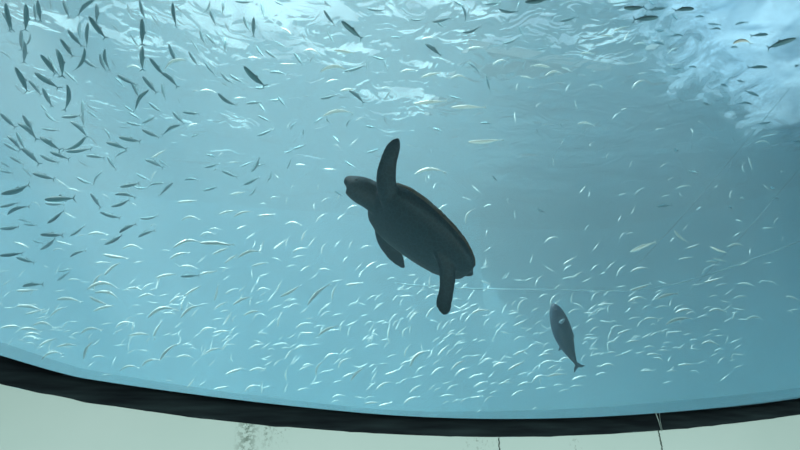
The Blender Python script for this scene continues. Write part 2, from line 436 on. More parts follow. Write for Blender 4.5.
# ------------------------------------------------------------------ loggerhead turtle
TD = 4.8
Rc, Uc, Ac = CR @ Vector((1, 0, 0)), CR @ Vector((0, 1, 0)), CR @ Vector((0, 0, -1))
def closed_loft(rings):
    """rings: lists of equally many points; closed at both ends"""
    n = len(rings[0]); vs = [p for r in rings for p in r]; fs = []
    for i in range(len(rings) - 1):
        for k in range(n):
            k2 = (k + 1) % n; fs.append((i*n+k, i*n+k2, (i+1)*n+k2, (i+1)*n+k))
    fs.append(tuple(reversed(range(n)))); fs.append(tuple((len(rings)-1)*n + k for k in range(n)))
    return vs, fs
def fused(parts, voxel, smooth=4):
    """join overlapping closed shapes into one continuous skin"""
    bm = bmesh.new()
    for vs, fs in parts:
        bv = [bm.verts.new(v) for v in vs]
        for f in fs: bm.faces.new([bv[i] for i in f])
    bmesh.ops.recalc_face_normals(bm, faces=bm.faces)
    me = bpy.data.meshes.new('tmp'); bm.to_mesh(me); bm.free()
    o = bpy.data.objects.new('tmp', me); col.objects.link(o)
    r = o.modifiers.new('r', 'REMESH'); r.mode = 'VOXEL'; r.voxel_size = voxel
    s = o.modifiers.new('s', 'SMOOTH'); s.iterations = smooth; s.factor = 0.5
    dg = bpy.context.evaluated_depsgraph_get()
    out = bpy.data.meshes.new_from_object(o.evaluated_get(dg))
    bpy.data.objects.remove(o); bpy.data.meshes.remove(me)
    return out

tf = (Rc * -0.77 + Uc * 0.64).normalized(); tp = (Rc * 0.64 + Uc * 0.77).normalized()
roll = 50 * D2R
tu = tp * math.sin(roll) + Ac * math.cos(roll); tw = tp * math.cos(roll) - Ac * math.sin(roll)
TM = Matrix((tf, tw, tu)).transposed().to_4x4()
TM.translation = at(421.5, 232.5, TD)
TI = TM.inverted()
def tl_(x, y, dd): return TI @ at(x, y, TD + dd)
def dirl(v): return TI.to_3x3() @ v
turtle = bpy.data.objects.new('sea_turtle', None); col.objects.link(turtle); turtle.matrix_world = TM
tag(turtle, 'big dark loggerhead turtle gliding with one front flipper raised in mid tank', 'turtle')

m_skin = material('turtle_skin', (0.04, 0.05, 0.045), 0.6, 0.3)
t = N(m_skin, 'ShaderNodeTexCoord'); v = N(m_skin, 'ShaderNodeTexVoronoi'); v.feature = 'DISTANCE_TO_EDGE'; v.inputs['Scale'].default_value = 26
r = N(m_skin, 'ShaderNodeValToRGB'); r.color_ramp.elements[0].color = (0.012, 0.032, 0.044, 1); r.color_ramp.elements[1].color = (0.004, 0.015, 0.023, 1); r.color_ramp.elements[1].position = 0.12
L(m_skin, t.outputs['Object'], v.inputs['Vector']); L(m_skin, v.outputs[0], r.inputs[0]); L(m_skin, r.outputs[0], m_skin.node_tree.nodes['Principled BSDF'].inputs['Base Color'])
m_shell = material('turtle_shell', (0.07, 0.05, 0.025), 0.55, 0.3)
t = N(m_shell, 'ShaderNodeTexCoord'); mp = N(m_shell, 'ShaderNodeMapping'); mp.inputs['Scale'].default_value = (1.0, 1.2, 0.4)
v = N(m_shell, 'ShaderNodeTexVoronoi'); v.feature = 'DISTANCE_TO_EDGE'; v.inputs['Scale'].default_value = 6.5; v.inputs['Randomness'].default_value = 0.45
r = N(m_shell, 'ShaderNodeValToRGB'); r.color_ramp.elements[0].color = (0.018, 0.018, 0.013, 1); r.color_ramp.elements[1].color = (0.045, 0.032, 0.018, 1); r.color_ramp.elements[1].position = 0.10
L(m_shell, t.outputs['Object'], mp.inputs[0]); L(m_shell, mp.outputs[0], v.inputs['Vector']); L(m_shell, v.outputs[0], r.inputs[0])
L(m_shell, r.outputs[0], m_shell.node_tree.nodes['Principled BSDF'].inputs['Base Color'])
bp = N(m_shell, 'ShaderNodeBump'); bp.inputs['Strength'].default_value = 0.5; bp.inputs['Distance'].default_value = 0.01
L(m_shell, v.outputs[0], bp.inputs['Height']); L(m_shell, bp.outputs[0], m_shell.node_tree.nodes['Principled BSDF'].inputs['Normal'])

# x along the body: 0.44 at the neck, -0.50 at the tail
SX = [0.47, 0.44, 0.38, 0.28, 0.15, 0.0, -0.15, -0.28, -0.37, -0.44, -0.475]
SW = [0.10, 0.18, 0.245, 0.290, 0.305, 0.300, 0.280, 0.245, 0.200, 0.150, 0.10]
SD = [0.02, 0.045, 0.07, 0.09, 0.10, 0.10, 0.092, 0.078, 0.06, 0.042, 0.025]
SP = [0.04, 0.08, 0.11, 0.13, 0.135, 0.13, 0.12, 0.11, 0.09, 0.065, 0.04]
def interp(t, xs, ys):
    for a, b, p, q in zip(xs, xs[1:], ys, ys[1:]):
        if a >= t >= b: return q + (p - q) * (t - b) / (a - b)
    return ys[-1]
rings = []
for k in range(41):
    x = 0.47 - 0.943 * k / 40
    w, d = interp(x, SX, SW) * 1.02, interp(x, SX, SD)
    rg = []
    scal = 1 + 0.012 * math.cos(k * math.pi * 0.9) * (1 if x < 0.1 else 0.3)
    for j in range(32):
        a = 2 * math.pi * j / 32
        c_, s_ = math.cos(a), math.sin(a)
        y = w * scal * math.copysign(abs(c_) ** 0.85, c_)
        z = (d * abs(s_) ** 0.9 + (0.008 * max(0, 1 - abs(y) / 0.05))) if s_ >= 0 else -0.012 * abs(s_) ** 0.5
        rg.append(Vector((x, y, z)))
    rings.append(rg)
vs, fs = closed_loft(rings)
shell = mesh('carapace', vs, fs, m_shell, turtle)
shell['label'] = 'olive brown carapace'

parts = []
rings = []
for k in range(25):
    x = 0.455 - 0.93 * k / 24
    w, p = interp(x, SX, SW) * 1.0, interp(x, SX, SP)
    rg = []
    for j in range(24):
        a = 2 * math.pi * j / 24; c_, s_ = math.cos(a), math.sin(a)
        y = w * math.copysign(abs(c_) ** 0.8, c_)
        z = 0.03 * s_ if s_ >= 0 else -p * abs(s_) ** 0.7
        rg.append(Vector((x, y, z)))
    rings.append(rg)
parts.append(closed_loft(rings))
PX = TD / F
def img_loft(axis, hw, dds, thick, tilt=0.0, seg=16, n=5):
    """a limb whose outline is given in the picture plane and whose own depth is `thick` times its half width"""
    ax = spline([(a[0], a[1], h, d_, t_) for a, h, d_, t_ in zip(axis, hw, dds, thick)], n)
    P3 = [tl_(q[0], q[1], q[3]) for q in ax]
    A = dirl(Ac); rings = []
    for i, q in enumerate(ax):
        tan = (P3[min(i+1, len(P3)-1)] - P3[max(i-1, 0)]).normalized()
        side = tan.cross(A).normalized(); dep = side.cross(tan).normalized()
        s2 = side * math.cos(tilt) + dep * math.sin(tilt); d2 = dep * math.cos(tilt) - side * math.sin(tilt)
        h = q[2] * PX; th = q[4]
        rings.append([P3[i] + s2 * (h * math.cos(2*math.pi*j/seg)) + d2 * (th * math.sin(2*math.pi*j/seg)) for j in range(seg)])
    return closed_loft(rings)
# head and neck
parts.append(img_loft([(344.3, 184), (345.5, 183.5), (348.5, 183.5), (354, 186.5), (362, 190.5), (370, 194.5), (381, 201), (395, 210)],
                      [1.2, 5.2, 8.6, 11.8, 14.0, 14.4, 15.5, 16], [-.02, -.02, -.02, -.02, -.01, 0, 0, 0],
                      [0.006, .025, .05, .075, .088, .088, .085, .08]))
# near front flipper, raised
parts.append(img_loft([(396, 208), (390, 196), (386.5, 185), (386.5, 173), (389, 160), (392.5, 150), (396.5, 142.5), (399, 138.5)],
                      [11, 11, 10.2, 9.8, 8.6, 7.8, 5.2, 1.5], [-.12, -.17, -.22, -.27, -.31, -.34, -.37, -.39],
                      [.045, .042, .034, .026, .020, .016, .012, .008], 0.25))
# far front flipper, lowered behind the body
parts.append(img_loft([(388, 216), (384, 227), (386.5, 239), (392, 250.5), (398.5, 260), (404, 268)],
                      [9, 10, 10.6, 9.0, 6.6, 1.8], [.16, .20, .23, .25, .27, .29],
                      [.045, .038, .028, .020, .014, .008], -0.15))
# near hind flipper, hanging down
parts.append(img_loft([(440, 250), (446, 262), (447.5, 276), (446.5, 290), (444, 302), (444.8, 309), (445, 315)],
                      [8, 9, 8.4, 7.8, 8.4, 7.0, 2.6], [-.10, -.10, -.08, -.06, -.05, -.05, -.05],
                      [.045, .040, .028, .020, .016, .012, .008], 0.1))
# far hind flipper trailing, and the short tail
parts.append(img_loft([(450, 255), (458, 263), (465, 269.5), (471, 273), (473.5, 274)], [9, 9, 7.0, 4.2, 1.5], [.06, .06, .05, .04, .04], [.045, .038, .028, .018, .008]))
parts.append(img_loft([(455, 256), (463, 263), (469, 268), (473, 270.5)], [7, 6, 4.5, 2], [0, 0, 0, 0], [.05, .04, .03, .012]))
bme = fused(parts, 0.0095, 5)
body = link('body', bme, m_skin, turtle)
def ball_data(c, r, seg=12):
    return closed_loft([[c + Vector((math.cos(2*math.pi*k/seg) * math.sin(max(.05, min(3.09, math.pi*i/8))) * r, math.sin(2*math.pi*k/seg) * math.sin(max(.05, min(3.09, math.pi*i/8))) * r, math.cos(math.pi*i/8) * r)) for k in range(seg)] for i in range(9)])
m_eye = material('eye', (0.01, 0.01, 0.01), 0.15, 0.6)
vs, fs = ball_data(tl_(356.5, 180.5, -.068), 0.014)
mesh('eye', vs, fs, m_eye, turtle)

# ------------------------------------------------------------------ bonito
BD = 6.2
bon = bpy.data.objects.new('bonito', None); col.objects.link(bon); bon.location = at(564, 336, BD)
tag(bon, 'lone dark blue bonito swimming nose up among the small silver fish', 'fish')
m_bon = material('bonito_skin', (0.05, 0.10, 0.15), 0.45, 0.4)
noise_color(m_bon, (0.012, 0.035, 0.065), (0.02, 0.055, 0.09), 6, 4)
m_fin = material('bonito_fin', (0.05, 0.09, 0.13), 0.5, 0.3)
m_pf = material('bonito_pale_fin', (0.25, 0.38, 0.45), 0.4, 0.4)
bo = bon.location.copy(); PB = BD / F
ax = spline([(553.3, 303.6, .9, 0), (554.2, 306.5, 4.2, 0), (556.5, 313, 7.4, 0), (560, 324, 9.6, 0), (563.5, 335, 9.6, 0), (567.5, 346, 7.2, 0), (572, 356, 3.8, 0), (575.5, 362.5, 1.7, 0), (577, 365, 1.6, 0)], 5)
P3 = [at(q[0], q[1], BD + 0.002 * (336 - q[1])) - bo for q in ax]
rings = []
for i, q in enumerate(ax):
    tan = (P3[min(i+1, len(P3)-1)] - P3[max(i-1, 0)]).normalized()
    side = tan.cross(Ac).normalized(); dep = side.cross(tan)
    h = q[2] * PB
    rings.append([P3[i] + side * (h * math.cos(2*math.pi*j/18)) + dep * (h * 0.72 * math.sin(2*math.pi*j/18)) for j in range(18)])
vs, fs = closed_loft(rings)
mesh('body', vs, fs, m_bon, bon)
def fin(name, pix, th, m, parent, org, depth, dd=0.0):
    """a thin but solid fin with a given outline"""
    ctr = Vector((0, 0, 0)); pts = [at(x, y, depth + dd) - org for x, y in pix]
    for p in pts: ctr += p / len(pts)
    n = len(pts)
    vs = [p + Ac * -th * .3 for p in pts] + [p + Ac * th * .3 for p in pts] + [ctr - Ac * th, ctr + Ac * th]
    fs = []
    for i in range(n):
        j = (i + 1) % n
        fs += [(i, j, 2*n), (n + j, n + i, 2*n + 1), (i, n + i, n + j, j)]
    return mesh(name, vs, fs, m, parent)
fin('tail_fin', [(575.6, 362), (578.4, 362.6), (581.2, 364.6), (585, 365.6), (581.5, 367.4), (578.6, 367.2), (576.2, 369.2), (574.2, 372.8), (574.0, 368.6), (575.4, 365.4)], .012, m_fin, bon, bo, BD)
fin('dorsal_fin', [(568.5, 322), (571.5, 328), (574.6, 337), (572.4, 338), (570.6, 334)], .012, m_fin, bon, bo, BD)
fin('anal_fin', [(559.5, 346), (558.4, 351), (561.5, 349.5), (564, 352), (563, 346)], .012, m_fin, bon, bo, BD)
pfo = fin('pectoral_fin', [(558.6, 322.5), (561, 319.6), (565, 318.6), (564.2, 321.6), (561.4, 324.2)], .010, m_pf, bon, bo, BD, -0.082)
pfo['label'] = 'pale glinting pectoral fin'
vs, fs = ball_data(at(555.6, 309.8, BD - 0.035) - bo, 0.009)
mesh('eye', vs, fs, m_eye, bon)

# ------------------------------------------------------------------ added thin tubes; the sagging one stands in for a reflection in the pane
m_line = material('pale_line_tube', (0.22, 0.36, 0.40), 0.6, 0.3)
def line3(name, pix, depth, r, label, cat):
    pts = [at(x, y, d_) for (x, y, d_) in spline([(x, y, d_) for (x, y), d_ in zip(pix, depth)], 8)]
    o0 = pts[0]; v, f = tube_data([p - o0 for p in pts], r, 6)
    o = mesh(name, v, f, m_line); o.location = o0
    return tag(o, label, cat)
line3('pale_line', [(395, 283), (452, 288), (540, 289.5), (618, 290.5), (655, 288), (700, 277), (750, 260), (800, 241), (870, 214)], [9.4, 9.4, 9.5, 9.6, 9.6, 9.6, 9.6, 9.6, 9.6], 0.008, 'pale tube standing in for a pane reflection from the turtle past the bonito', 'pale_line')
line3('pale_line', [(640, 262), (690, 208), (742, 146), (790, 88)], [9.6, 9.7, 9.8, 9.9], 0.005, 'thin straight line rising to the lower tip of the foam', 'line')
line3('pale_line', [(690, 290), (742, 236), (800, 168), (840, 122)], [9.7, 9.8, 9.9, 10], 0.005, 'thin straight line beside the other, crossing lower under the foam', 'line')

